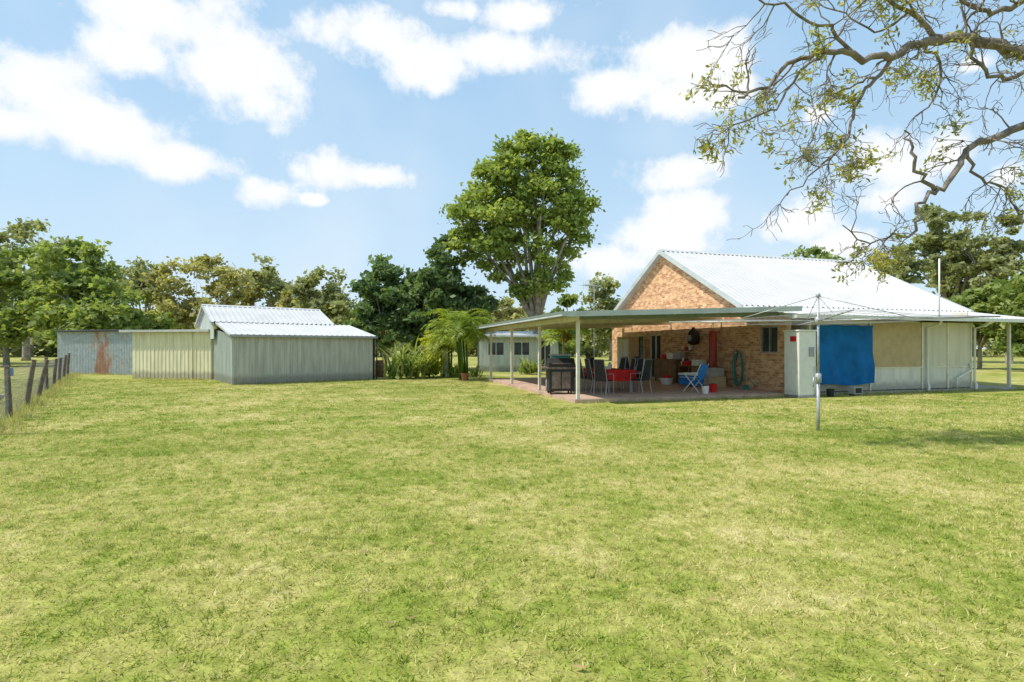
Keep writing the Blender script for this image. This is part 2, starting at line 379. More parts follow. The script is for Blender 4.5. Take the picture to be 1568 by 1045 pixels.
hz = N(nt, 'ShaderNodeMapRange'); nt.links.new(el, hz.inputs[0]); hz.inputs[1].default_value = 0.0; hz.inputs[2].default_value = 0.6; hz.inputs[3].default_value = 0.92; hz.inputs[4].default_value = 0.74
vr_ = N(nt, 'ShaderNodeMapRange'); nt.links.new(el, vr_.inputs[0]); vr_.inputs[2].default_value = 0.5
vcol = ramp(nt, vr_.outputs[0], [(0.0, (0.68, 0.86, 1.0)), (1.0, (0.46, 0.73, 1.0))])
vb = N(nt, 'ShaderNodeBackground'); nt.links.new(vcol, vb.inputs[0]); vb.inputs[1].default_value = 1.0
mv = N(nt, 'ShaderNodeMixShader'); nt.links.new(hz.outputs[0], mv.inputs[0]); nt.links.new(bg.outputs[0], mv.inputs[1]); nt.links.new(vb.outputs[0], mv.inputs[2])
mk = mth('MAXIMUM', mask.outputs[0], haze.outputs[0]); mk = mth('MULTIPLY', mk, 0.98)
shade = N(nt, 'ShaderNodeMapRange'); nt.links.new(den, shade.inputs[0]); shade.inputs[1].default_value = 0.1; shade.inputs[2].default_value = 0.9
cc_ = ramp(nt, shade.outputs[0], [(0, (0.91, 0.955, 1.0)), (1, (1.0, 1.0, 1.0))])
cb_ = N(nt, 'ShaderNodeBackground'); nt.links.new(cc_, cb_.inputs[0]); cb_.inputs[1].default_value = 1.04
ms = N(nt, 'ShaderNodeMixShader'); nt.links.new(mk, ms.inputs[0]); nt.links.new(mv.outputs[0], ms.inputs[1]); nt.links.new(cb_.outputs[0], ms.inputs[2])
nt.links.new(ms.outputs[0], wo.inputs[0])
w.cycles.sampling_method = 'NONE'

# ------------------------------------------------------------------ ground + grass
mb = MB(); mb.poly([(-500, -300, 0), (500, -300, 0), (500, 700, 0), (-500, 700, 0)]); mb.build('lawn_ground', [M['ground']])
def patch(n, seed, hmin, hmax, wd, size=1.0):
    rs = np.random.RandomState(seed); c = np.zeros((n, 3)); c[:, :2] = rs.uniform(-size/2, size/2, (n, 2))
    nt_ = n//18; tc_ = rs.uniform(-size/2, size/2, (nt_, 2)); k = rs.randint(0, nt_, n)
    pull = rs.random(n) < 0.5; c[pull, :2] = tc_[k[pull]] + rs.normal(size=(pull.sum(), 2))*0.021*size
    a = rs.uniform(0, 2*math.pi, n); h = rs.uniform(hmin, hmax, n); la = rs.uniform(0, 2*math.pi, n)
    tall = pull & (k < nt_*0.12); h[tall] *= 1.6
    lean = rs.uniform(0.2, 1.7, n)*h
    wb = wd*np.where(tall, 1.2, rs.uniform(.6, 1.15, n))
    w_ = np.stack([np.cos(a), np.sin(a), 0*a], 1)*(wb*0.5)[:, None]
    tip = c + np.stack([np.cos(la)*lean, np.sin(la)*lean, h], 1)
    V = np.empty((n, 3, 3)); V[:, 0] = c-w_; V[:, 1] = c+w_; V[:, 2] = tip
    tv = rs.random(nt_)
    var = np.where(pull, tv[k]*.6+rs.random(n)*.4, rs.random(n)); var[tall] *= .45
    return V.reshape(-1, 3), var
GP = root('lawn_grass')
srcs = [fast_mesh('grass_patch', *(lambda r_: (r_[0], 3, r_[1]))(patch(2800, 10+i, .010, .037, .0085)), [M['blade']], GP) for i in range(6)]
srcs2 = [fast_mesh('grass_patch_far', *(lambda r_: (r_[0], 3, r_[1]))(patch(2600, 30+i, .015, .040, .018, 2.0)), [M['blade']], GP) for i in range(3)]
meshes = [o.data for o in srcs]; meshes2 = [o.data for o in srcs2]
for o in srcs+srcs2: bpy.data.objects.remove(o)
for yy in range(1, 10):
    hw = int((yy+1)*1.02)+2
    for xx in range(-hw, hw+1):
        o = bpy.data.objects.new('grass_patch', rnd.choice(meshes)); scene.collection.objects.link(o); o.parent = GP
        o.location = (xx, yy+0.5, 0); o.rotation_euler = (0, 0, rnd.choice((0, 1, 2, 3))*math.pi/2); o.scale = (1, 1, rnd.uniform(.85, 1.15))
def in_house(x, y):
    dx, dy = x-1.90, y-15.06; a = math.radians(16.5)
    s = dx*math.cos(a)+dy*math.sin(a); t = -dx*math.sin(a)+dy*math.cos(a)
    return s > -0.9 and t > -0.9
for yy in range(0, 8):
    y = 11+2*yy
    hw = int((y+2)*1.0/2)+1
    for xx in range(-hw, hw+1):
        if in_house(xx*2, y) or (xx*2 < -26): continue
        o = bpy.data.objects.new('grass_patch', rnd.choice(meshes2)); scene.collection.objects.link(o); o.parent = GP
        o.location = (xx*2, y, 0); o.rotation_euler = (0, 0, rnd.choice((0, 1, 2, 3))*math.pi/2)
rs = np.random.RandomState(5); n = 60
yy = 2.4+rs.random(n)**1.2*12; C = np.stack([rs.uniform(-.3, 1, n)*yy*1.0, yy, 0.03+0*yy], 1)
V = leaves(C, 0.024, rs, 2.6); V[:, 2] = 0.03+(V[:, 2]-0.03)*.3
fast_mesh('fallen_leaves', V, 4, rs.random(n), [M['dleaf']])

# ------------------------------------------------------------------ HOUSE (local s,t frame)
A1 = math.radians(16.5); HO = Vector((1.90, 15.06, 0))
H = root('brick_house', HO, A1)
def HW(s, t, z=0): return HO + Matrix.Rotation(A1, 3, 'Z') @ Vector((s, t, z))
def HLoc(px, py, z=0): return Matrix.Rotation(-A1, 3, 'Z') @ (G(px, py, z)-HO)
def wall_cells(mb, lo, hi, z0, z1, openings, box):
    us = sorted({lo, hi, *[o[0] for o in openings], *[o[1] for o in openings]}); zs = sorted({z0, z1, *[o[2] for o in openings], *[o[3] for o in openings]})
    for a, b_ in zip(us, us[1:]):
        for c, d in zip(zs, zs[1:]):
            if any(o[0] <= a and b_ <= o[1] and o[2] <= c and d <= o[3] for o in openings): continue
            box(a, b_, c, d)
SW = 7.5; TE = 12.4; EZ = 3.08; RZ = 6.02; RT = 7.2; SE = 18.7
mb = MB()
ops = [(7.55, 8.5, .12, 2.2), (.45, 1.25, 1.4, 2.32), (9.0, 10.4, 1.0, 2.2)]
wall_cells(mb, 0.12, TE, 0, 2.45, ops, lambda a, b_, c, d: mb.box(SW, SW+.24, a, b_, c, d))
mb.prism([(SW, .12, 2.45), (SW, TE, 2.45), (SW, TE, EZ-.02), (SW, RT, RZ-.06), (SW, 2.0, EZ-.02), (SW, .12, 2.62)], (.24, 0, 0))
wall_cells(mb, SW+.24, SE, 0, 3.0, [(9.5, 11.0, 1.0, 2.2), (15, 16.2, 1.0, 2.2)], lambda a, b_, c, d: mb.box(a, b_, 2.0, 2.24, c, d))
mb.box(SW+.24, SE, TE-.24, TE, 0, 3.0)
mb.prism([(SE, 2.0, 0), (SE, TE, 0), (SE, TE, EZ-.02), (SE, RT, RZ-.06), (SE, 2.0, EZ-.02)], (-.24, 0, 0))
mb.build('brick_walls', [M['brick']], H)
mb = MB()
for (a, b_, c, d) in ops:
    small = b_ < 2
    mb.box(SW+.10, SW+.13, a, b_, c, d, 0); fm = 3 if small else 1
    for (p, q, r_, s_) in ((a, a+.05, c, d), (b_-.05, b_, c, d), (a+.05, b_-.05, d-.05, d), (a+.05, b_-.05, c, c+.05), ((a+b_)/2-.02, (a+b_)/2+.02, c+.05, d-.05)):
        mb.box(SW+.03, SW+.095, p, q, r_, s_, fm)
    if c > .5 and not small: mb.box(SW+.085, SW+.097, a+.05, a+.22, c+.05, d-.05, 2)
for (a, b_, c, d) in [(9.5, 11.0, 1.0, 2.2), (15, 16.2, 1.0, 2.2)]:
    mb.box(a, b_, 2.1, 2.13, c, d, 0)
    for (p, q, r_, s_) in ((a, a+.05, c, d), (b_-.05, b_, c, d), (a+.05, b_-.05, d-.05, d), (a+.05, b_-.05, c, c+.05)): mb.box(p, q, 2.03, 2.09, r_, s_, 1)
mb.build('windows_and_door', [M['glass'], M['white'], M['fibro'], M['grey']], H)
mb = MB()
s0, s1 = SW-.28, SE+.3
mb.rib((s0, 1.85, EZ+.02), (s1, 1.85, EZ+.02), (s1, RT, RZ+.04), (s0, RT, RZ+.04), .25, .04, 0, 'trap')
mb.rib((s1, TE+.2, EZ-.05), (s0, TE+.2, EZ-.05), (s0, RT, RZ+.04), (s1, RT, RZ+.04), .25, .04, 0, 'trap')
mb.rib((s0-.1, -.62, 2.62), (s1-.1, -.62, 2.62), (s1-.1, 1.95, EZ+.0), (s0-.1, 1.95, EZ+.0), .25, .04, 0, 'trap')
mb.prism([(s0, RT-.18, RZ-.02), (s0, RT, RZ+.095), (s0, RT+.18, RZ-.02)], (s1-s0, 0, 0), 0)
for sb in (s0-.035, s1):
    mb.prism([(sb, 1.8, EZ-.15), (sb, RT, RZ-.14), (sb, RT, RZ+.075), (sb, 1.8, EZ+.06)], (.035, 0, 0), 1)
    mb.prism([(sb, TE+.25, EZ-.24), (sb, RT, RZ-.14), (sb, RT, RZ+.075), (sb, TE+.25, EZ-.02)], (.035, 0, 0), 1)
mb.poly([(s0, 1.85, EZ-.06), (SW, 1.85, EZ-.06), (SW, RT, RZ-.05), (s0, RT, RZ-.05)], 1)
mb.poly([(s0, TE, EZ-.12), (SW, TE, EZ-.12), (SW, RT, RZ-.05), (s0, RT, RZ-.05)], 1)
mb.box(s0-.1, s1-.1, -.74, -.625, 2.52, 2.64, 2)
mb.prism([(s0-.13, -.62, 2.50), (s0-.13, 1.95, EZ-.12), (s0-.13, 1.95, EZ+.02), (s0-.13, -.62, 2.64)], (.028, 0, 0), 1)
mb.prism([(s1-.098, -.62, 2.50), (s1-.098, 1.95, EZ-.12), (s1-.098, 1.95, EZ+.02), (s1-.098, -.62, 2.64)], (.028, 0, 0), 1)
mb.poly([(s0, -.6, 2.57), (s1-.1, -.6, 2.57), (s1-.1, 1.95, EZ-.06), (s0, 1.95, EZ-.06)], 3)
mb.build('roof', [M['roof'], M['roofside'], M['white'], M['under']], H)
mb = MB()
v0, v1, t0, t1 = -.6, SW-.32, -.55, 11.2
za, zb = 2.54, 2.84
mb.rib((v0, t1, za), (v0, t0, za), (v1, t0, zb), (v1, t1, zb), .2, .028, 3, 'trap')
mb.poly([(v0, t0, za+.034), (v1, t0, zb+.034), (v1, t1, zb+.034), (v0, t1, za+.034)], 0)
mb.prism([(v0, t0-.03, za-.10), (v1+.3, t0-.03, zb-.09), (v1+.3, t0-.03, zb+.07), (v0, t0-.03, za+.05)], (0, .028, 0), 1)
mb.prism([(v0, t1+.002, za-.15), (v1+.3, t1+.002, zb-.13), (v1+.3, t1+.002, zb+.07), (v0, t1+.002, za+.05)], (0, .028, 0), 1)
mb.box(v0-.12, v0-.002, t0-.03, t1+.03, za-.08, za+.045, 1)
mb.box(v0-.128, v0-.121, t0-.03, t1+.03, za-.02, za+.05, 2)
mb.box(-.04, .04, -.02, t1-.1, 2.36, 2.50, 4)
for tt in (0.0, 3.3, 6.7, 10.2):
    mb.prism([(.05, tt-.03, 2.40), (SW-.01, tt-.03, 2.62), (SW-.01, tt-.03, 2.76), (.05, tt-.03, 2.53)], (0, .06, 0), 2 if tt == 0 else 4)
for k in range(1, 7):
    s_ = k*1.05; z_ = za+(zb-za)*(s_-v0)/(v1-v0)
    mb.box(s_-.025, s_+.025, t0+.02, t1-.02, z_-.085, z_-.015, 4)
mb.build('verandah_roof', [M['roof'], M['roofside'], M['green'], M['under'], M['post']], H)
mb = MB()
for (s_, t_) in ((0, 0), (0, 3.3), (0, 6.7), (0, 10.2), (3.7, 10.2), (7.0, 10.2)):
    mb.box(s_-.045, s_+.045, t_-.045, t_+.045, .0, 2.36+s_*.03, 0); mb.box(s_-.07, s_+.07, t_-.07, t_+.07, .1, .115, 1)
mb.box(17.9, 17.99, -.1, -.01, 0, 2.5, 0)
mb.build('verandah_posts', [M['post'], M['grey']], H)
mb = MB(); mb.box(-.15, SW-.01, -.15, 10.6, -.1, .10, 0); mb.box(SW+.3, 18.1, -.2, 1.99, -.1, .07, 1); mb.build('patio_slab', [M['slab'], M['conc']], H)
mb = MB()
y0, y1 = -.06, .0
mb.box(8.35, 15.85, y0, y1, .12, .88, 0)
mb.box(8.35, 13.35, y0+.01, y1, .88, 2.52, 1)
mb.box(13.42, 15.85, y0-.01, y1, .88, 2.50, 1)
mb.box(8.27, 8.35, y0-.03, y1+.03, .08, 2.52, 2)
for s_ in (10.9, 13.35, 14.62, 15.83):
    mb.box(s_, s_+.065, y0-.035, y0-.012 if s_ < 15.8 else y1+.02, .1, 2.5, 2)
mb.box(8.35, 15.85, y0-.025, y0-.003, .86, .91, 2)
mb.box(8.35, 15.85, y0+.02, y1, .0, .12, 3)
mb.box(15.79, 15.83, .0, 1.99, .08, 2.9, 1)
mb.box(8.35, 8.40, .02, 1.99, .08, 2.7, 0)
mb.build('fibro_side_walls', [M['fibro'], M['cream2'], M['post'], M['wood']], H)
mb = MB(); la, lb, lz0, lz1 = 10.98, 13.33, .93, 2.4
k = la-(lz1-lz0)
while k < lb:
    for sgn in (1, -1):
        a_, b_ = k, k+(lz1-lz0); u0 = max(a_, la); u1 = min(b_, lb)
        if u1-u0 > .03:
            z_ = lambda u: (lz0+(u-a_)) if sgn == 1 else (lz1-(u-a_))
            yo = y0-.012 if sgn == 1 else y0-.020
            p = Vector((u0, yo, z_(u0))); q = Vector((u1, yo, z_(u1))); o_ = Vector((.02, 0, -.02*sgn))
            mb.poly([p-o_, q-o_, q+o_, p+o_], 0)
    k += .1
for (a_, b_, c_, d_) in ((la, lb, lz0-.03, lz0), (la, lb, lz1, lz1+.03)): mb.box(a_, b_, y0-.03, y0-.011, c_, d_, 0)
mb.build('lattice_panel', [M['tan']], H)
mb = MB()
for s_ in (13.55, 15.95):
    mb.tube([(s_, -.62, 2.55), (s_, -.55, 2.42), (s_, -.14, 2.3), (s_, -.14, .35), (s_, -.2, .2), (s_-.25, -.35, .06)], .04, 8, 0)
mb.tube([(15.0, -.16, .1), (15.0, -.16, .45), (15.75, -.16, .75), (15.75, -.1, 1.0)], .035, 8, 0)
mb.tube([(13.75, -.4, 2.55), (13.75, -.4, 4.75)], .025, 8, 0)
mb.build('pipes', [M['white']], H, smooth=True)

mb = MB(); nu, nv = 36, 18
ta, tb, tz0, tz1 = 8.42, 10.95, .34, 2.36
for i in range(nu+1):
    for j in range(nv+1):
        u, v_ = i/nu, j/nv
        bulge = .03*math.sin(u*9+v_*3)+.03*math.sin(u*26+v_*5)*(1-v_*.6)+.05*math.sin(math.pi*u)*(1-v_)+.015*math.sin(v_*14+u*4)
        mb.v.append((ta+(tb-ta)*u+.02*math.sin(v_*6), -.20-bulge*.8, tz0+(tz1-tz0)*v_ - .03*abs(math.sin(3*math.pi*u))*v_ + .03*math.sin(u*8)*(1-v_)))
for i in range(nu):
    for j in range(nv):
        a_ = i*(nv+1)+j; mb.f.append((a_, a_+nv+1, a_+nv+2, a_+1)); mb.m.append(0)
ob = mb.build('blue_tarp', [M['blue']], None, HO, A1, smooth=True)

def placed(mb, name, mats, s, t, z=0, rot=0, **kw): return mb.build(name, mats, None, HW(s, t, z), A1+rot, **kw)
mb = MB(); mb.box(-.33, .33, -.3, .3, .08, 2.1, 0); mb.box(-.36, .36, -.33, .33, 2.105, 2.15, 0); mb.box(-.36, .36, -.33, .33, 0, .075, 2)
mb.box(-.36, -.335, -.25, .25, .2, .75, 0); mb.box(-.345, -.335, -.18, .05, 1.78, 1.95, 1); mb.box(.05, .25, -.325, -.305, 1.3, 1.6, 2)
mb.tube([(.28, -.32, .0), (.28, -.36, .4), (.28, -.34, 1.0)], .02, 6, 2)
placed(mb, 'hot_water_unit', [M['white'], M['red'], M['grey']], 7.55, -.42, bevel=.03)
mb = MB(); mb.box(-.17, .17, -.12, .12, .05, .3, 0); mb.box(-.13, .13, -.13, -.122, .09, .26, 1); mb.box(-.15, -.1, -.1, .1, 0, .05, 1); mb.box(.1, .15, -.1, .1, 0, .05, 1)
placed(mb, 'pump_box', [M['conc'], M['dark']], 9.7, -.55, bevel=.015)

def chair(s, t, rot):
    mb = MB()
    mb.box(-.20, .20, -.22, .22, .42, .46, 0)
    mb.prism([(-.19, .20, .46), (.19, .20, .46), (.16, .32, 1.10), (-.16, .32, 1.10)], (0, .025, 0), 0)
    for sx_ in (-1, 1):
        x_ = .22*sx_
        mb.tube([(x_, -.24, 0), (x_, -.22, .45), (x_, -.22, .64), (x_, .22, .66)], .013, 6, 1)
        mb.tube([(x_, .28, 0), (x_, .2, .44), (x_*.8, .33, 1.11)], .013, 6, 1)
    mb.tube([(-.176, .33, 1.11), (.176, .33, 1.11)], .013, 6, 1)
    placed(mb, 'patio_chair', [M['dark'], M['grey']], s, t, .1, rot)
tabc = HLoc(932, 598, .1)
ts, tt = tabc.x, tabc.y
mb = MB(); mb.box(-.5, .5, -.95, .95, .70, .735, 0); mb.box(-.515, .515, -.965, .965, .737, .745, 1)
for (a_, b_, c_, d_) in ((-.525, -.516, -.965, .965), (.516, .525, -.965, .965), (-.515, .515, -.975, -.966), (-.515, .515, .966, .975)): mb.box(a_, b_, c_, d_, .38, .744, 1)
for a_ in (-1, 1):
    for b_ in (-1, 1): mb.tube([(.42*a_, .85*b_, 0), (.42*a_, .85*b_, .70)], .025, 8, 2)
mb.lathe([(.03, .75), (.07, .78), (.075, .9), (.03, .98)], (.1, .1, 0), 10, 3)
mb.box(-.25, -.05, -.3, -.1, .747, .85, 3); mb.lathe([(.04, .747), (.045, .86), (.03, .87)], (.2, -.6, 0), 10, 0); mb.lathe([(.1, .747), (.16, .81), (.15, .82)], (-.1, .5, 0), 12, 3)
placed(mb, 'dining_table', [M['dark'], M['red'], M['grey'], M['white']], ts, tt, .1)
for (a_, b_, r_) in ((-.75, -.55, math.pi/2), (-.75, .1, math.pi/2), (-.75, .7, math.pi/2), (.75, -.35, -math.pi/2), (.78, .25, -math.pi/2), (.72, .85, -math.pi/2), (-.85, -1.35, 2.3), (.45, -1.35, 3.5), (.1, 1.35, 0), (2.2, 2.2, .6), (3.0, 2.9, .1)):
    chair(ts+a_, tt+b_, r_+rnd.uniform(-.15, .15))
bq = HLoc(857, 603, .1)
mb = MB(); mb.box(-.38, .38, -.28, .28, .1, .8, 0); mb.box(-.62, .62, -.3, .3, .8, .86, 1)
mb.prism([(-.4, -.28, .86), (-.4, -.28, 1.0), (-.4, -.1, 1.15), (-.4, .15, 1.15), (-.4, .28, 1.0), (-.4, .28, .86)], (.8, 0, 0), 0)
mb.tube([(-.3, -.33, .98), (.3, -.33, .98)], .015, 6, 1)
for a_ in (-.33, .33): mb.tube([(a_, -.22, .0), (a_, -.22, .1)], .03, 8, 0); mb.tube([(a_, .22, .0), (a_, .22, .1)], .03, 8, 0)
mb.box(-.3, -.02, -.29, -.282, .18, .72, 1); mb.box(.02, .3, -.29, -.282, .18, .72, 1)
placed(mb, 'barbecue', [M['dark'], M['wood']], bq.x, bq.y, .1, -.2, bevel=.012)
mb = MB(); mb.prism([(-.3, -.25, 0), (.3, -.25, 0), (.24, -.2, .34), (-.24, -.2, .34)], (0, .45, 0), 0); mb.box(-.33, .33, -.28, .23, .345, .40, 1)
placed(mb, 'storage_tub', [M['teal'], M['grey']], bq.x+.6, bq.y+1.5, .96)
mb = MB()
for a_ in (-.4, .4):
    for b_ in (-.25, .25): mb.box(a_-.03, a_+.03, b_-.03, b_+.03, 0, .8, 0)
mb.box(-.5, .5, -.32, .32, .8, .85, 0); mb.box(-.45, .45, -.28, .28, .25, .28, 0)
placed(mb, 'side_table', [M['wood']], bq.x+.6, bq.y+1.5, .1)
mb = MB(); mb.box(-.25, .25, -.6, .6, .05, 1.95, 0); mb.box(-.275, -.252, -.58, -.01, .1, 1.9, 1); mb.box(-.275, -.252, .01, .58, .1, 1.9, 1); mb.box(-.28, .27, -.63, .63, 1.952, 2.0, 0)
mb.tube([(-.29, -.05, .9), (-.29, -.05, 1.1)], .012, 6, 2); mb.tube([(-.29, .05, .9), (-.29, .05, 1.1)], .012, 6, 2)
placed(mb, 'wardrobe', [M['tan'], M['fibro'], M['grey']], 6.6, 9.0, .1)
mb = MB(); mb.box(-.25, .25, -.85, .85, .1, .95, 0); mb.box(-.28, .26, -.9, .9, .95, .99, 1)
for k in range(3): mb.box(-.27, -.252, -.82+k*.56, -.3+k*.56, .15, .65, 1); mb.box(-.27, -.252, -.82+k*.56, -.3+k*.56, .69, .9, 1)
for a_ in (-.2, .2):
    for b_ in (-.78, .78): mb.box(a_-.03, a_+.03, b_-.03, b_+.03, 0, .1, 0)
placed(mb, 'sideboard', [M['brown'], M['brown']], 7.1, 6.2, .1, bevel=.008)
mb = MB(); mb.box(-.15, .15, -.2, .2, 0, .25, 0); mb.box(-.12, .12, .3, .6, 0, .18, 1); mb.box(-.14, .14, -.65, -.3, 0, .32, 2)
placed(mb, 'storage_boxes', [M['white'], M['red'], M['conc']], 7.1, 6.0, 1.09, .1, bevel=.01)
mb = MB(); mb.box(-.3, .3, -.7, .7, .72, .76, 0)
for a_ in (-.26, .26):
    for b_ in (-.65, .65): mb.box(a_-.025, a_+.025, b_-.025, b_+.025, 0, .72, 0)
mb.box(-.2, .2, -.5, -.1, .762, 1.0, 1); mb.box(-.2, .15, .05, .55, .762, .92, 2); mb.box(-.2, .2, -.3, .3, .1, .5, 3); mb.lathe([(.08, .762), (.1, .9), (.04, .95), (.04, 1.05)], (-.1, .62, 0), 10, 1)
placed(mb, 'workbench', [M['brown'], M['white'], M['red'], M['dark']], 7.0, 4.3, .1)
mb = MB(); mb.box(-.25, .25, -.4, .4, .06, .42, 0); mb.box(-.27, .27, -.42, .42, .425, .5, 1); mb.tube([(-.27, -.3, .35), (-.33, -.3, .35), (-.33, .3, .35), (-.27, .3, .35)], .012, 6, 1)
placed(mb, 'cooler_box', [M['lblue'], M['white']], 6.3, 3.5, .1, .3, bevel=.02)
mb = MB(); mb.box(-.25, .25, -.3, .3, 0, .4, 0); mb.box(-.2, .22, -.22, .26, .403, .72, 1); mb.box(-.24, .2, .36, .8, 0, .35, 1); mb.box(-.252, -.251, -.04, .04, .02, .38, 1)
placed(mb, 'cardboard_cartons', [M['tan'], M['conc']], 6.9, 2.9, .1, .15, bevel=.006)
mb = MB(); mb.lathe([(.2, 0), (.28, .25), (.29, .27), (.27, .27), (.2, .06)], sides=18); mb.lathe([(.22, .2), (.18, .33), (.08, .38)], sides=9, mi=1)
placed(mb, 'washing_basket', [M['white'], M['red']], 5.9, 4.6, .1)
mb = MB(); mb.lathe([(.1, 0), (.155, .05), (.155, .4), (.08, .48), (.03, .49), (.03, .56)], sides=14); mb.lathe([(.09, .47), (.09, .56)], sides=14)
placed(mb, 'gas_bottle', [M['grey']], bq.x-.1, bq.y+.6, .1, smooth=True)
mb = MB(); mb.tube([(0, 0, .12), (.18, 0, 1.5)], .012, 6, 0); mb.prism([(-.03, -.16, 0), (-.03, .16, 0), (-.01, .12, .15), (-.01, -.12, .15)], (.04, 0, 0), 1)
placed(mb, 'broom', [M['tan'], M['teal']], 7.2, 1.6, .1)
mb = MB(); mb.box(-.12, 0, -.45, .45, 0, .03, 0); mb.box(-.1, -.01, -.4, -.25, .032, .22, 1); mb.box(-.1, -.01, -.15, .0, .032, .16, 2); mb.lathe([(.04, .032), (.05, .15), (.02, .2)], (-.06, .2, 0), 10, 1)
placed(mb, 'wall_shelf', [M['brown'], M['white'], M['red']], 7.49, 5.5, 1.45)
def basket(s, t, zt, lm, flowers):
    P = root('hanging_basket', HW(s, t, zt)); mb = MB(); mb.lathe([(.05, -.75), (.14, -.68), (.19, -.55), (.19, -.53), (.1, -.54)], sides=14)
    for k in range(3): mb.tube([(.18*math.cos(k*2.1), .18*math.sin(k*2.1), -.54), (0, 0, -.02)], .004, 4, 1)
    mb.build('bowl', [M['terra'], M['grey']], P); rs = np.random.RandomState(int(s*10)+3)
    C = rs.normal(size=(260, 3))*np.array([.15, .15, .12])+np.array([0, 0, -.48]); fast_mesh('foliage', leaves(C, .07, rs, 1.6, droop=.4), 4, rs.random(260), [lm], P)
    if flowers: C = rs.normal(size=(120, 3))*np.array([.16, .16, .11])+np.array([0, 0, -.44]); fast_mesh('flowers', leaves(C, .06, rs, 1.0), 4, rs.random(120), [M['yellow']], P)
basket(3.7, 9.9, 2.6, L_palm, True)
mb = MB(); mb.box(-.25, .25, -.22, .22, .42, .44, 0); mb.prism([(-.25, .2, .45), (.25, .2, .45), (.25, .34, .92), (-.25, .34, .92)], (0, .015, 0), 0)
for a_ in (-.27, .27):
    mb.tube([(a_, -.28, 0), (a_, .24, .62)], .013, 6, 1); mb.tube([(a_, .28, 0), (a_, -.24, .62)], .013, 6, 1); mb.tube([(a_, .1, .4), (a_, .36, .95)], .013, 6, 1); mb.tube([(a_, -.26, .63), (a_, .22, .63)], .018, 6, 1)
cc0 = HLoc(1064, 600, .1)
placed(mb, 'camp_chair', [M['lblue'], M['white']], cc0.x, cc0.y, .1, 3.6)
def bucket(name, s, t, m, r=.14, h=.28, z=.1):
    mb = MB(); mb.lathe([(r*.75, 0), (r, h), (r*.93, h), (r*.7, .03)], sides=16); mb.tube([(r*math.cos(q), 0, h+r*.9*math.sin(q)) for q in [i*math.pi/8 for i in range(9)]], .006, 5, 1)
    placed(mb, name, [m, M['grey']], s, t, z)
b0 = HLoc(1092, 601, .1); bucket('red_bucket', b0.x, b0.y, M['red'])
b0 = HLoc(1080, 603, .1); bucket('white_bucket', b0.x, b0.y, M['white'], .12, .25)
bucket('small_bucket', 8.6, -.6, M['dark'], .12, .25, 0)
mb = MB(); mb.lathe([(.02, 0), (.13, .03), (.15, .1), (.15, 1.4), (.12, 1.5), (.02, 1.55)], sides=16)
for k in range(3): mb.tube([(.12*math.cos(k*2.1), .12*math.sin(k*2.1), 1.5), (0, 0, 1.85)], .008, 4, 1)
mb.tube([(0, 0, 1.85), (0, 0, 1.98)], .008, 4, 1)
placed(mb, 'punching_bag', [mat('faded_red_vinyl', (0.36, 0.05, 0.04), .6, .3, 5), M['grey']], 7.15, 3.35, .72, smooth=True)
mb = MB(); mb.lathe([(.05, 0), (.22, .08), (.26, .3), (.2, .55), (.08, .68), (.05, .75)], sides=14); mb.lathe([(.14, .18), (.16, .3), (.12, .42)], (-.16, 0, 0), 12, 1)
placed(mb, 'hanging_backpack', [M['dark'], M['grey']], 7.28, 4.75, 1.68, smooth=True)
mb = MB()
for k in range(5):
    rr = .2+.012*k; hh = .58+.02*k
    mb.tube([(-.03*k, rr*math.cos(q)+.02*math.sin(k*3), hh*math.sin(q)+.72) for q in [i*2*math.pi/28 for i in range(29)]], .013, 6, 0, False)
mb.tube([(-.05, -.2, .5), (-.1, -.35, .25), (-.15, -.5, .35), (-.1, -.7, .3), (-.05, -.9, .1)], .013, 6, 0)
mb.tube([(0, 0, 1.3), (-.22, 0, 1.3)], .03, 8, 1)
placed(mb, 'garden_hose', [M['teal'], M['grey']], 7.46, 2.25, .1, smooth=True)

mb = MB(); mb.tube([(0, 0, 0), (0, 0, 5.4)], .03, 8); mb.tube([(-.9, 0, 5.3), (.5, 0, 5.3)], .015, 6)
for k in range(8): mb.tube([(-.85+k*.18, -.35+.02*k, 5.3), (-.85+k*.18, .35-.02*k, 5.3)], .012, 4); mb.tube([(-.85+k*.18, 0, 5.05), (-.85+k*.18, 0, 5.55)], .01, 4)
mb.build('tv_antenna', [M['galv']], None, (4.95, 31.5, 0), .6)

# ------------------------------------------------------------------ ROTARY CLOTHESLINE
CLX, CLY = 5.86, 10.0
P = root('rotary_clothesline', (CLX, CLY, 0))
mb = MB()
mb.tube([(0, 0, -.1), (0, 0, .95)], .030, 12); mb.tube([(0, 0, .95), (0, 0, 2.58)], .021, 12)
mb.lathe([(.036, .92), (.055, .93), (.055, 1.08), (.036, 1.1)], sides=12); mb.tube([(0, 0, 1.02), (-.12, -.06, 1.03), (-.14, -.08, .85)], .012, 6)
mb.lathe([(.03, 2.04), (.06, 2.05), (.06, 2.17), (.03, 2.18)], sides=12); mb.lathe([(.03, 2.56), (.04, 2.57), (.04, 2.62), (.01, 2.64)], sides=12)
mb.build('post', [M['galv']], P, smooth=True)
th = math.atan2(-1.0, 2.55); tips = []
mb = MB()
for k in range(4):
    a_ = th+k*math.pi/2; e = Vector((math.cos(a_)*2.74, math.sin(a_)*2.74, 2.13)); tips.append(e)
    mb.tube([(0, 0, 2.11), e], .013, 8); mb.tube([(0, 0, 2.58), (e.x*.55, e.y*.55, 2.13)], .007, 6)
mb.build('arms', [M['galv']], P, smooth=True)
mb = MB()
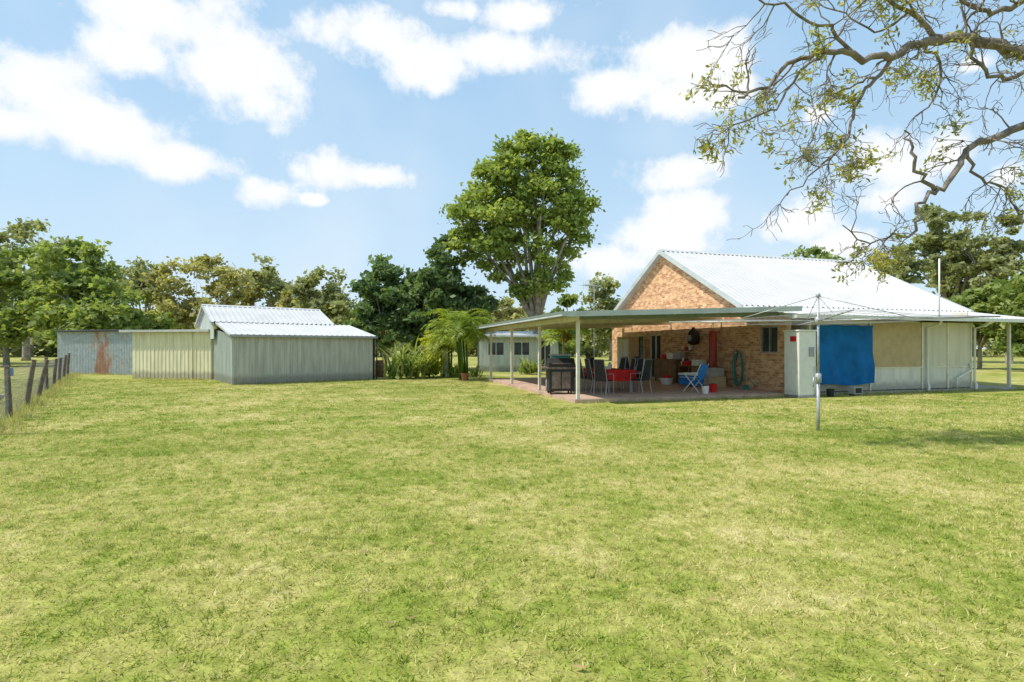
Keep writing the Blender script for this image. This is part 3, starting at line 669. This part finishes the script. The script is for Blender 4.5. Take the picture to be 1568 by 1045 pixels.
for f_ in (.35, .5, .65, .8, .92, 1.0):
    for k in range(4):
        a_, b_ = tips[k]*f_, tips[(k+1) % 4]*f_; a_.z = b_.z = 2.135; m_ = (a_+b_)/2; m_.z -= .03
        mb.tube([a_, m_, b_], .003, 4)
mb.build('lines', [M['wire']], P)

# ------------------------------------------------------------------ SHEDS
A2 = math.radians(38); SO = Vector((-11.8, 22.07, 0))
S = root('steel_shed', SO, A2)
z = Vector((0, 0, 1))
mb = MB()
SL = 6.25
mb.rib((0, 0, 0), (SL, 0, 0), (SL, 0, 2.08), (0, 0, 2.12), .24, .035, 0, 'trap')
mb.rib((0, 6, 0), (0, 0, 0), (0, 0, 2.12), (0, 6, 2.6), .24, .035, 1, 'trap')
mb.rib((SL, 0, 0), (SL, 8.5, 0), (SL, 8.5, 2.6), (SL, 0, 2.1), .24, .035, 0, 'trap')
mb.rib((SL, 8.5, 0), (-.2, 8.5, 0), (-.2, 8.5, 2.6), (SL, 8.5, 2.6), .24, .035, 0, 'trap')
mb.build('walls', [M['shed'], M['shedL']], S)
mb = MB()
for x_ in (-.2, 5.45):
    mb.prism([(x_, 3.5, 2.0), (x_, 8.5, 2.0), (x_, 8.5, 2.70), (x_, 6, 3.66), (x_, 3.5, 2.75)], (.03, 0, 0), 0)
mb.build('gable_ends', [M['shedL']], S)
mb = MB()
mb.rib((-.35, 3.45, 2.80), (5.55, 3.45, 2.80), (5.55, 6, 3.75), (-.35, 6, 3.75), .24, .035, 0, 'trap')
mb.rib((5.55, 8.65, 2.76), (-.35, 8.65, 2.76), (-.35, 6, 3.75), (5.55, 6, 3.75), .24, .035, 0, 'trap')
mb.rib((-.12, -.12, 2.13), (SL+.12, -.12, 2.13), (SL+.12, 3.6, 2.80), (-.12, 3.6, 2.80), .24, .03, 0, 'trap')
mb.rib((5.4, 3.5, 2.74), (SL+.12, 3.5, 2.74), (SL+.12, 8.6, 2.5), (5.4, 8.6, 2.5), .24, .03, 0, 'trap')
mb.prism([(-.36, 5.85, 3.72), (-.36, 6, 3.80), (-.36, 6.15, 3.72)], (5.92, 0, 0), 0)
mb.prism([(-.37, 3.42, 2.72), (-.37, 6, 3.68), (-.37, 6, 3.80), (-.37, 3.42, 2.84)], (.02, 0, 0), 1)
mb.prism([(-.37, 8.68, 2.68), (-.37, 6, 3.68), (-.37, 6, 3.80), (-.37, 8.68, 2.80)], (.02, 0, 0), 1)
mb.prism([(-.14, -.12, 2.06), (-.14, 3.5, 2.72), (-.14, 3.5, 2.80), (-.14, -.12, 2.15)], (.02, 0, 0), 1)
mb.box(-.13, SL+.13, -.20, -.125, 2.04, 2.14, 2)
mb.build('roof', [M['roof'], M['roofside'], M['grey']], S)
mb = MB(); mb.box(SL-.05, SL+.05, -.06, .04, 0, 2.04, 0); mb.box(-.04, .05, -.05, .04, 0, 2.04, 1); mb.tube([(SL+.12, -.16, 2.06), (SL+.12, -.1, 0)], .03, 8, 0)
mb.build('corner_trims', [M['dark'], M['shedL']], S)

Bq = root('cream_garage', (0, 0, 0))
a, b_ = Vector((-19.4, 26.7, 0)), Vector((-14.75, 25.7, 0)); back = Vector((.21, .97, 0))*3.0
mb = MB(); mb.rib(a, b_, b_+z*2.36, a+z*2.36, .23, .022, 0, 'trap'); mb.rib(a+back, a, a+z*2.36, a+back+z*2.2, .23, .022, 0, 'trap')
mb.rib(b_, b_+back, b_+back+z*2.2, b_+z*2.36, .23, .022, 0, 'trap'); mb.rib(b_+back, a+back, a+back+z*2.2, b_+back+z*2.2, .23, .022, 0, 'trap')
mb.build('walls', [M['cream']], Bq)
u_ = (b_-a).normalized(); nn = Vector((u_.y, -u_.x, 0))
mb = MB(); a2, b2 = a-u_*.55+nn*.2, b_+nn*.2
mb.rib(a2+z*2.46, b2+z*2.46, b2+back*1.1+z*2.28, a2+back*1.1+z*2.28, .2, .025, 0, 'trap')
mb.prism([a2+z*2.36, b2+z*2.36, b2+z*2.47, a2+z*2.47], nn*.06, 1)
mb.prism([a2+z*2.36, a2+back*1.1+z*2.18, a2+back*1.1+z*2.30, a2+z*2.48], -u_*.03, 1)
mb.build('roof', [M['roof'], M['under']], Bq)
mb = MB()
for f_ in (.76, .99): q = a.lerp(b_, f_)+nn*.035; mb.tube([q, q+z*2.34], .02, 4, 0)
mb.build('door_trims', [M['cream']], Bq)

R = root('rusty_shed', (0, 0, 0))
mb = MB(); a, b_ = W(88, 532, 31.5), W(207, 532, 30.0); a.z = b_.z = 0; back = Vector((-.2, 4, 0))
mb.rib(a, b_, b_+z*2.52, a+z*2.52, .12, .025, 0); mb.rib(a+back, a, a+z*2.52, a+back+z*2.4, .12, .025, 0); mb.rib(b_, b_+back, b_+back+z*2.4, b_+z*2.52, .12, .025, 0)
mb.rib(b_+back, a+back, a+back+z*2.4, b_+back+z*2.4, .12, .025, 0)
mb.build('walls', [M['rust']], R)
mb = MB(); o_ = Vector((0, -.2, 0)); mb.rib(a+o_+z*2.60, b_+o_+z*2.60, b_+back+z*2.42, a+back+z*2.42, .12, .025, 0)
mb.prism([a+o_+z*2.52, b_+o_+z*2.52, b_+o_+z*2.59, a+o_+z*2.59], (0, -.02, 0), 1); mb.build('roof', [M['galv'], M['dark']], R)

O = root('garden_cabin', W(735, 532, 34)-Vector((0, 0, 1.6)), .12)
mb = MB(); wall_cells(mb, 0, 5.2, 0, 2.3, [(.5, 1.6, 1.1, 1.9), (2.2, 3.3, 1.1, 1.9), (3.9, 4.7, .1, 2.0)], lambda p, q, r_, s_: mb.box(p, q, 0, .12, r_, s_))
mb.box(0, .12, .12, 3, 0, 2.3); mb.box(5.08, 5.2, .12, 3, 0, 2.3); mb.box(.12, 5.08, 2.88, 3, 0, 2.3); mb.build('walls', [M['cabin']], O)
mb = MB(); mb.rib((-.3, -.4, 2.36), (5.5, -.4, 2.36), (5.5, 3.3, 2.75), (-.3, 3.3, 2.75), .1, .02); mb.box(-.3, 5.5, -.48, -.41, 2.25, 2.36, 1); mb.build('roof', [M['galv'], M['cabin']], O)
mb = MB()
for (p, q, r_, s_) in [(.5, 1.6, 1.1, 1.9), (2.2, 3.3, 1.1, 1.9), (3.9, 4.7, .1, 2.0)]:
    mb.box(p, q, .07, .09, r_, s_, 0); mb.box(p, p+.05, .02, .065, r_, s_, 1); mb.box(q-.05, q, .02, .065, r_, s_, 1); mb.box((p+q)/2-.02, (p+q)/2+.02, .02, .065, r_, s_, 1)
mb.build('windows', [M['glass'], M['white']], O)
mb = MB(); mb.box(-.2, .2, -.2, .2, 0, 1.75, 0); mb.box(-.27, .27, -.27, .27, 1.752, 1.85, 0); mb.box(-.27, .27, -.27, .27, -.02, .12, 0)
g = G(682, 577); mb.build('garden_pillar', [M['white']], None, g, .2, bevel=.01)
dr = [(.26, 0), (.3, .05), (.3, .3), (.33, .32), (.3, .34), (.3, .62), (.33, .64), (.3, .66), (.28, .9), (.05, .9)]
mb = MB(); mb.lathe(dr, sides=18); mb.build('steel_drum', [M['brown']], None, G(583, 577), 0)
mb = MB(); mb.lathe([(r_*.6, q*.5) for r_, q in dr], sides=18); mb.build('blue_tub', [M['lblue']], None, G(14, 576), 0)
mb = MB(); mb.lathe([(.15, 0), (.3, .2), (.34, .21), (.34, .25), (.26, .25), (.2, .15)], sides=18); mb.build('stone_planter', [M['conc']], None, Vector((-14.6, 14.6, 0)), 0)

# ------------------------------------------------------------------ FENCE
FN = root('wire_fence')
p0, p1 = Vector((-9.2, 9.0, 0)), Vector((-25.9, 30.6, 0)); L = (p1-p0).length; dirf = (p1-p0)/L
mb = MB(); k = 0; d = 0.6
while d < L:
    p = p0+dirf*d; r_ = random.Random(k+3); lean = Vector((r_.uniform(-.05, .32), r_.uniform(-.12, .12), 0)); hh = r_.uniform(1.1, 1.3)
    mb.tube([p-z*.1, p+lean*.5+z*hh*.5, p+lean+z*hh], [.065, .058, .05], 8); d += 3.0; k += 1
mb.build('posts', [M['wood']], FN)
mb = MB()
for zz in (.06, .58, 1.10): mb.tube([p0+z*zz, p1+z*zz], .005, 4)
d = 0
while d < L-1.1:      # diagonal chain-link mesh
    p = p0+dirf*d; q = p0+dirf*(d+1.04)
    mb.tube([p+z*.06, q+z*1.10], .0022, 3, caps=False); mb.tube([p+z*1.10, q+z*.06], .0022, 3, caps=False); d += .17
mb.build('wire_mesh', [M['wire']], FN)

# ------------------------------------------------------------------ TREES
D = 36.0
def zf(py): return CH+(HY-py)/F*D
prof = [(zf(y_), ((xl+xr)/2-822)/F*D, (xr-xl)/2/F*D) for (y_, xl, xr) in reversed([(212, 785, 862), (240, 735, 895), (290, 700, 908), (320, 682, 916), (365, 674, 908), (395, 700, 895), (420, 735, 890), (450, 778, 878)])]
tree('large_shade_tree', (822-CX)/F*D, D, zf(200), 5.6, 4.3, 112, 250, .20, L_big, 5, prof=prof, trunk_r=.33, clr=.19, forks=16, sig=.40)
T('gum_tree', 40, 62, 326, 68, L_gum, 11, .45, 50, 95, .36)
T('broadleaf_tree', 130, 42, 362, 112, L_mid, 12, .05, 140, 120, .27, clr=.18)
T('broadleaf_tree', 10, 44, 376, 70, L_mid, 13, .05, 70, 120, .28)
T('gum_tree', 225, 62, 384, 52, L_gum, 14, .3, 50)
T('gum_tree', 312, 50, 380, 80, L_yel, 15, .15, 90, 90, .26, clr=.18)
T('gum_tree', 420, 68, 396, 46, L_gum, 16, .5, 42)
T('gum_tree', 375, 70, 425, 46, L_yel, 26, .2, 42)
T('gum_tree', 498, 55, 404, 56, L_gum, 17, .25, 60, 90, .30)
T('gum_tree', 455, 60, 435, 42, L_yel, 37, .2, 40)
T('dark_leafy_tree', 590, 37, 396, 70, L_dark, 18, .06, 100, 140, .24, clr=.21)
T('dark_leafy_tree', 680, 37, 358, 86, L_dark, 19, .06, 130, 140, .24, clr=.19)
T('gum_tree', 770, 62, 445, 45, L_yel, 20, .1, 40)
T('broadleaf_tree', 872, 42, 440, 42, L_mid, 21, .1, 50, 110, .27)
T('gum_tree', 935, 62, 425, 54, L_gum, 22, .1, 60, 100, .34)
T('gum_tree', 1133, 64, 372, 18, L_mid, 23, .3, 25, 100, .36)
T('gum_tree', 1232, 62, 374, 66, L_mid, 24, .3, 80, 90, .34)
T('gum_tree', 1370, 46, 358, 64, L_gum, 27, .12, 80, 100, .28, clr=.20)
T('gum_tree', 1450, 55, 302, 66, L_gum, 28, .3, 85, 95, .31, clr=.18)
T('gum_tree', 1545, 50, 325, 66, L_gum, 29, .15, 85, 95, .31, clr=.18)
T('broadleaf_tree', 1500, 38, 422, 58, L_mid, 30, .05, 70, 120, .26)
T('broadleaf_tree', 1590, 34, 395, 62, L_mid, 31, .05, 70, 120, .26)
T('gum_tree', -80, 50, 355, 85, L_gum, 32, .2, 60)
T('gum_tree', 1700, 50, 300, 90, L_gum, 33, .2, 60)
rs = np.random.RandomState(77); Cs = []; Vs = []; mb = MB()
for i in range(120):
    x_ = -150+300*i/119+rs.uniform(-1.5, 1.5); y_ = rs.uniform(82, 105); hh = rs.uniform(6, 10.5); ww = rs.uniform(2.5, 4.5)
    if -16 < x_ < -2 : hh *= .75
    mb.tube([(x_, y_, 0), (x_+.3, y_, hh*.7)], [.25, .1], 5)
    for k in range(12):
        c = np.array([x_+rs.uniform(-1, 1)*ww, y_+rs.uniform(-1, 1)*ww, rs.uniform(.08, .92)*hh]); n_ = 60
        q = rs.normal(size=(n_, 3))*np.array([1.0, 1.0, .7])*.85; Cs.append(c+q); Vs.append(np.clip(rs.random()*.6+rs.random(n_)*.4, 0, 1))
Cs = np.concatenate(Cs); Vs = np.concatenate(Vs)
DT = root('distant_trees'); mb.build('trunks', [M['bark']], DT); fast_mesh('foliage', leaves(Cs, .6, rs), 4, Vs, [L_gum], DT)

def palm(name, loc, h, n, flen, seed, stems=3):
    rs = np.random.RandomState(seed); P = root(name, loc); mb = MB(); V = []
    for s_ in range(stems):
        bx, by = rs.uniform(-.5, .5, 2); hh = h*rs.uniform(.35, .6)
        top = Vector((bx*1.6, by*1.6, hh)); mb.tube([(bx, by, 0), (bx*1.2, by*1.2, hh*.5), top], [.07, .055, .05], 7)
        for k in range(n):
            a_ = rs.uniform(0, 2*math.pi); up = rs.uniform(.6, 1.4); L_ = flen*rs.uniform(.75, 1.1); pts = []
            dx, dy = math.cos(a_), math.sin(a_); p = top.copy(); an = up
            for j in range(9):
                pts.append(p.copy()); p = p+Vector((dx*math.cos(an), dy*math.cos(an), math.sin(an)))*(L_/8); an -= .24
            mb.tube(pts, [.02*(1-j/9)+.004 for j in range(9)], 4)
            side = Vector((-dy, dx, 0))
            for j in range(1, 9):
                for m_ in range(3):
                    q = pts[j-1].lerp(pts[j], m_/3); tg = (pts[j]-pts[j-1]).normalized(); ll = .5*math.sin(math.pi*(j+m_/3)/9.5)+.12
                    for sg in (-1, 1):
                        d_ = (side*sg+tg*.6+Vector((0, 0, rs.uniform(-.5, .1)))).normalized()*ll
                        wv = tg*.028; V += [q-wv, q+d_*.5-wv*.7+Vector((0, 0, .02)), q+d_, q+d_*.5+wv]
    mb.build('stems', [L_palm], P, smooth=True); V = np.array([tuple(v) for v in V])
    fast_mesh('fronds', V, 4, np.clip(rs.random(len(V)//4)*.7+rs.random()*.3, 0, 1), [L_palm], P)
def spiky(name, loc, n, r_, h, seed, lm, wd=.07):
    rs = np.random.RandomState(seed); V = []
    for k in range(n):
        bx, by = rs.normal(size=2)*r_*.45; a_ = rs.uniform(0, 2*math.pi); L_ = h*rs.uniform(.5, 1.1); an = rs.uniform(.7, 1.5); p = Vector((bx, by, rs.uniform(0, h*.35)))
        side = Vector((-math.sin(a_), math.cos(a_), 0)); w0 = wd; prev = p
        for j in range(4):
            nx = prev+Vector((math.cos(a_)*math.cos(an), math.sin(a_)*math.cos(an), math.sin(an)))*(L_/4); an -= .32
            wa, wb = w0*(1-j/4.2), w0*(1-(j+1)/4.2); V += [prev-side*wa, prev+side*wa, nx+side*wb, nx-side*wb]; prev = nx
    V = np.array([tuple(v) for v in V]); P = root(name, loc)
    fast_mesh('blades', V, 4, np.repeat(rs.random(n), 4), [lm], P)
palm('cane_palm', G(718, 582), 4.6, 11, 2.2, 41, 5)
palm('cane_palm', W(862, 532, 31)-Vector((0, 0, 1.6)), 4.4, 9, 1.7, 42, 4)
palm('cane_palm', W(690, 532, 28)-Vector((0, 0, 1.6)), 3.8, 9, 1.7, 43, 4)
spiky('garden_shrub', W(812, 532, 31)-Vector((0, 0, 1.6)), 110, .7, 1.2, 54, L_mid)
spiky('spiky_shrub', G(622, 580), 170, .9, 1.9, 44, L_mid)
spiky('spiky_shrub', G(656, 578), 150, .8, 1.8, 45, L_palm)
spiky('spiky_shrub', G(605, 576), 90, .5, 1.0, 46, L_dark)
spiky('strappy_plant', G(728, 580), 60, .4, .8, 47, L_mid, .04)
spiky('strappy_plant', G(700, 578), 80, .5, .9, 48, L_mid, .05)
mb = MB(); mb.lathe([(.13, 0), (.2, .3), (.22, .31), (.22, .35), (.17, .35), (.14, .28)], sides=16); mb.build('plant_pot', [M['terra']], None, G(712, 583), 0)
rs = np.random.RandomState(9); V = []; vr = []
segs = [((-11.8, 22.0), (-6.9, 25.8), 700), ((-19.4, 26.6), (-14.9, 25.5), 500), ((-26.5, 31.3), (-22, 29.8), 400), ((-9.2, 9.0), (-25.9, 30.6), 5200), ((1.9, 14.85), (12, 17.9), 700), ((10.1, 17.2), (18.5, 19.8), 900)]
for (a_, b_, n_) in segs:
    wdt = .25 if n_ > 3000 else .08
    for k in range(n_):
        f_ = rs.random(); p = Vector((a_[0]+(b_[0]-a_[0])*f_+rs.normal()*wdt, a_[1]+(b_[1]-a_[1])*f_+rs.normal()*wdt-.05, 0)); an = rs.uniform(0, 6.28); hh = rs.uniform(.05, .24 if n_ > 3000 else .16); w_ = Vector((math.cos(an), math.sin(an), 0))*.009
        V += [p-w_, p+w_, p+Vector((rs.normal()*.05, rs.normal()*.05, hh))]; vr.append(rs.random())
fast_mesh('edge_weeds', np.array([tuple(v) for v in V]), 3, np.array(vr), [L_yel])

# ------------------------------------------------------------------ OVERHANGING GUM (trunk stands right of frame)
P = root('overhanging_gum_tree'); r = random.Random(21); mb = MB()
trunk = [Vector((15.2, 9.6, -.1)), Vector((14.9, 9.6, 1.5)), Vector((14.3, 9.5, 4)), Vector((13.4, 9.3, 6.2)), Vector((12.6, 9.0, 8.5)), Vector((12.3, 9.0, 11))]
mb.tube(trunk, [.42, .34, .28, .24, .16, .08], 12)
LV = []
def smooth(pts, n=4):
    out = []
    for i in range(len(pts)-1):
        p0_, p1_, p2_, p3_ = pts[max(i-1, 0)], pts[i], pts[i+1], pts[min(i+2, len(pts)-1)]
        for k in range(n):
            t = k/n; out.append(.5*((2*p1_)+(-p0_+p2_)*t+(2*p0_-5*p1_+4*p2_-p3_)*t*t+(-p0_+3*p1_-3*p2_+p3_)*t**3))
    out.append(pts[-1]); return out
def twig(p, d, L_, rad, lev, leafy):
    pts = [p.copy()]; n = 6; d = d.normalized()
    for k in range(n):
        d = (d+Vector((r.gauss(0, .26), r.gauss(0, .26), r.gauss(0, .24)-.05))).normalized(); pts.append(pts[-1]+d*L_/n)
    mb.tube(pts, [max(.0045, rad*(1-.75*k/n)) for k in range(n+1)], 5 if lev < 2 else 4, caps=False)
    if lev < 3:
        for k in range((5, 4, 3)[lev]):
            i = r.randint(1, n); q = pts[i]; dd = (pts[i]-pts[i-1]).normalized()
            s_ = Vector((r.gauss(0, 1), r.gauss(0, 1), r.gauss(0, 1)-.15))
            lf = leafy if lev != 1 else (min(.9, leafy*2.6) if r.random() < .21 else .01)
            twig(q, (dd*.9+s_*.55), L_*r.uniform(.45, .7), rad*.58, lev+1, lf)
    if lev >= 2 and r.random() < leafy:
        for k in range(r.randint(8, 18)):
            q = pts[r.randint(2, n)]; LV.append(q+Vector((r.gauss(0, .06), r.gauss(0, .06), r.gauss(0, .05)-.02)))
def limb(pl, r0, r1, ntw, Lt, leafy):
    pts = smooth([W(*q) if not isinstance(q, Vector) else q for q in pl]); n = len(pts)
    pts = [p+Vector((r.gauss(0, .03), r.gauss(0, .03), r.gauss(0, .03))) if 0 < i < n-1 else p for i, p in enumerate(pts)]
    mb.tube(pts, [r0+(r1-r0)*(i/(n-1))**.8 for i in range(n)], 8)
    for k in range(ntw):
        i = int((.25+.75*r.random())*(n-1)); i = max(1, i); dd = (pts[i]-pts[i-1]).normalized()
        s_ = Vector((r.gauss(0, 1), r.gauss(0, 1), r.gauss(0, 1)-.1)); twig(pts[i], dd*.8+s_*.7, Lt*r.uniform(.6, 1.1), max(.010, r1*1.1), 0 if Lt > 1 else 1, leafy)
    return pts
limb([trunk[3], (1700, 150, 9.2), (1600, 95, 9), (1530, 72, 8.9), (1470, 58, 8.8), (1420, 62, 8.7), (1375, 82, 8.6), (1320, 92, 8.5), (1262, 82, 8.4), (1215, 95, 8.3), (1170, 135, 8.2), (1130, 150, 8.1)], .13, .018, 10, .9, .3)
limb([(1440, 58, 8.75), (1390, 20, 8.6), (1330, -10, 8.5)], .05, .02, 5, 1.0, .25)
limb([(1320, 92, 8.5), (1285, 60, 8.3), (1240, 30, 8.1), (1185, 5, 8.0), (1130, -15, 8.0)], .034, .012, 8, .9, .3)
limb([(1262, 82, 8.4), (1225, 110, 8.3), (1185, 165, 8.2), (1130, 190, 8.2), (1090, 205, 8.2)], .026, .008, 8, .75, .3)
limb([(1375, 82, 8.6), (1340, 120, 8.6), (1310, 165, 8.5), (1290, 220, 8.4), (1250, 260, 8.4), (1205, 300, 8.4)], .04, .008, 12, .8, .35)
limb([(1340, 120, 8.6), (1300, 130, 8.8), (1265, 160, 8.9), (1250, 200, 9.0)], .024, .008, 8, .7, .8)
limb([trunk[2], (1760, 260, 9.3), (1640, 190, 9.1), (1568, 196, 9.0), (1515, 212, 8.9), (1480, 232, 8.8), (1450, 280, 8.7), (1432, 292, 8.7), (1405, 262, 8.6), (1395, 225, 8.6), (1385, 200, 8.6)], .10, .014, 7, .7, .12)
limb([(1436, 290, 8.7), (1412, 318, 8.6), (1400, 350, 8.6), (1365, 362, 8.5), (1325, 372, 8.5), (1290, 345, 8.5)], .036, .008, 9, .7, .28)
limb([(1480, 232, 8.8), (1500, 270, 8.9), (1535, 290, 9), (1560, 330, 9)], .03, .01, 9, .8, .25)
limb([(1600, 95, 9), (1540, 120, 8.8), (1500, 100, 8.7), (1480, 60, 8.6), (1470, 10, 8.5)], .045, .012, 8, .9, .2)
limb([trunk[4], (1720, -60, 9.0), (1600, -20, 8.8), (1530, 20, 8.6), (1490, 10, 8.5), (1440, -20, 8.4)], .08, .02, 8, .9, .2)
limb([(1390, 20, 8.6), (1350, 50, 8.9), (1300, 30, 9.0), (1260, 10, 9.1)], .022, .01, 7, .9, .3)
limb([(1420, 62, 8.7), (1440, 110, 9.0), (1430, 150, 9.1), (1400, 180, 9.2)], .028, .01, 8, .7, .3)
mb.build('trunk_and_branches', [M['barkg']], P, smooth=True)
rs = np.random.RandomState(4); C0 = []
for k in range(26):
    c = np.array([15.5+rs.normal()*1.4, 10+rs.normal()*1.5, 10+rs.normal()*1.0]); C0.append(c+rs.normal(size=(50, 3))*.4)
C = np.concatenate([np.array([tuple(v) for v in LV]), np.concatenate(C0)])
fast_mesh('leaves', leaves(C, .034, rs, 2.8, droop=.5), 4, rs.random(len(C)), [L_over], P)
print('overhang leaves', len(LV))
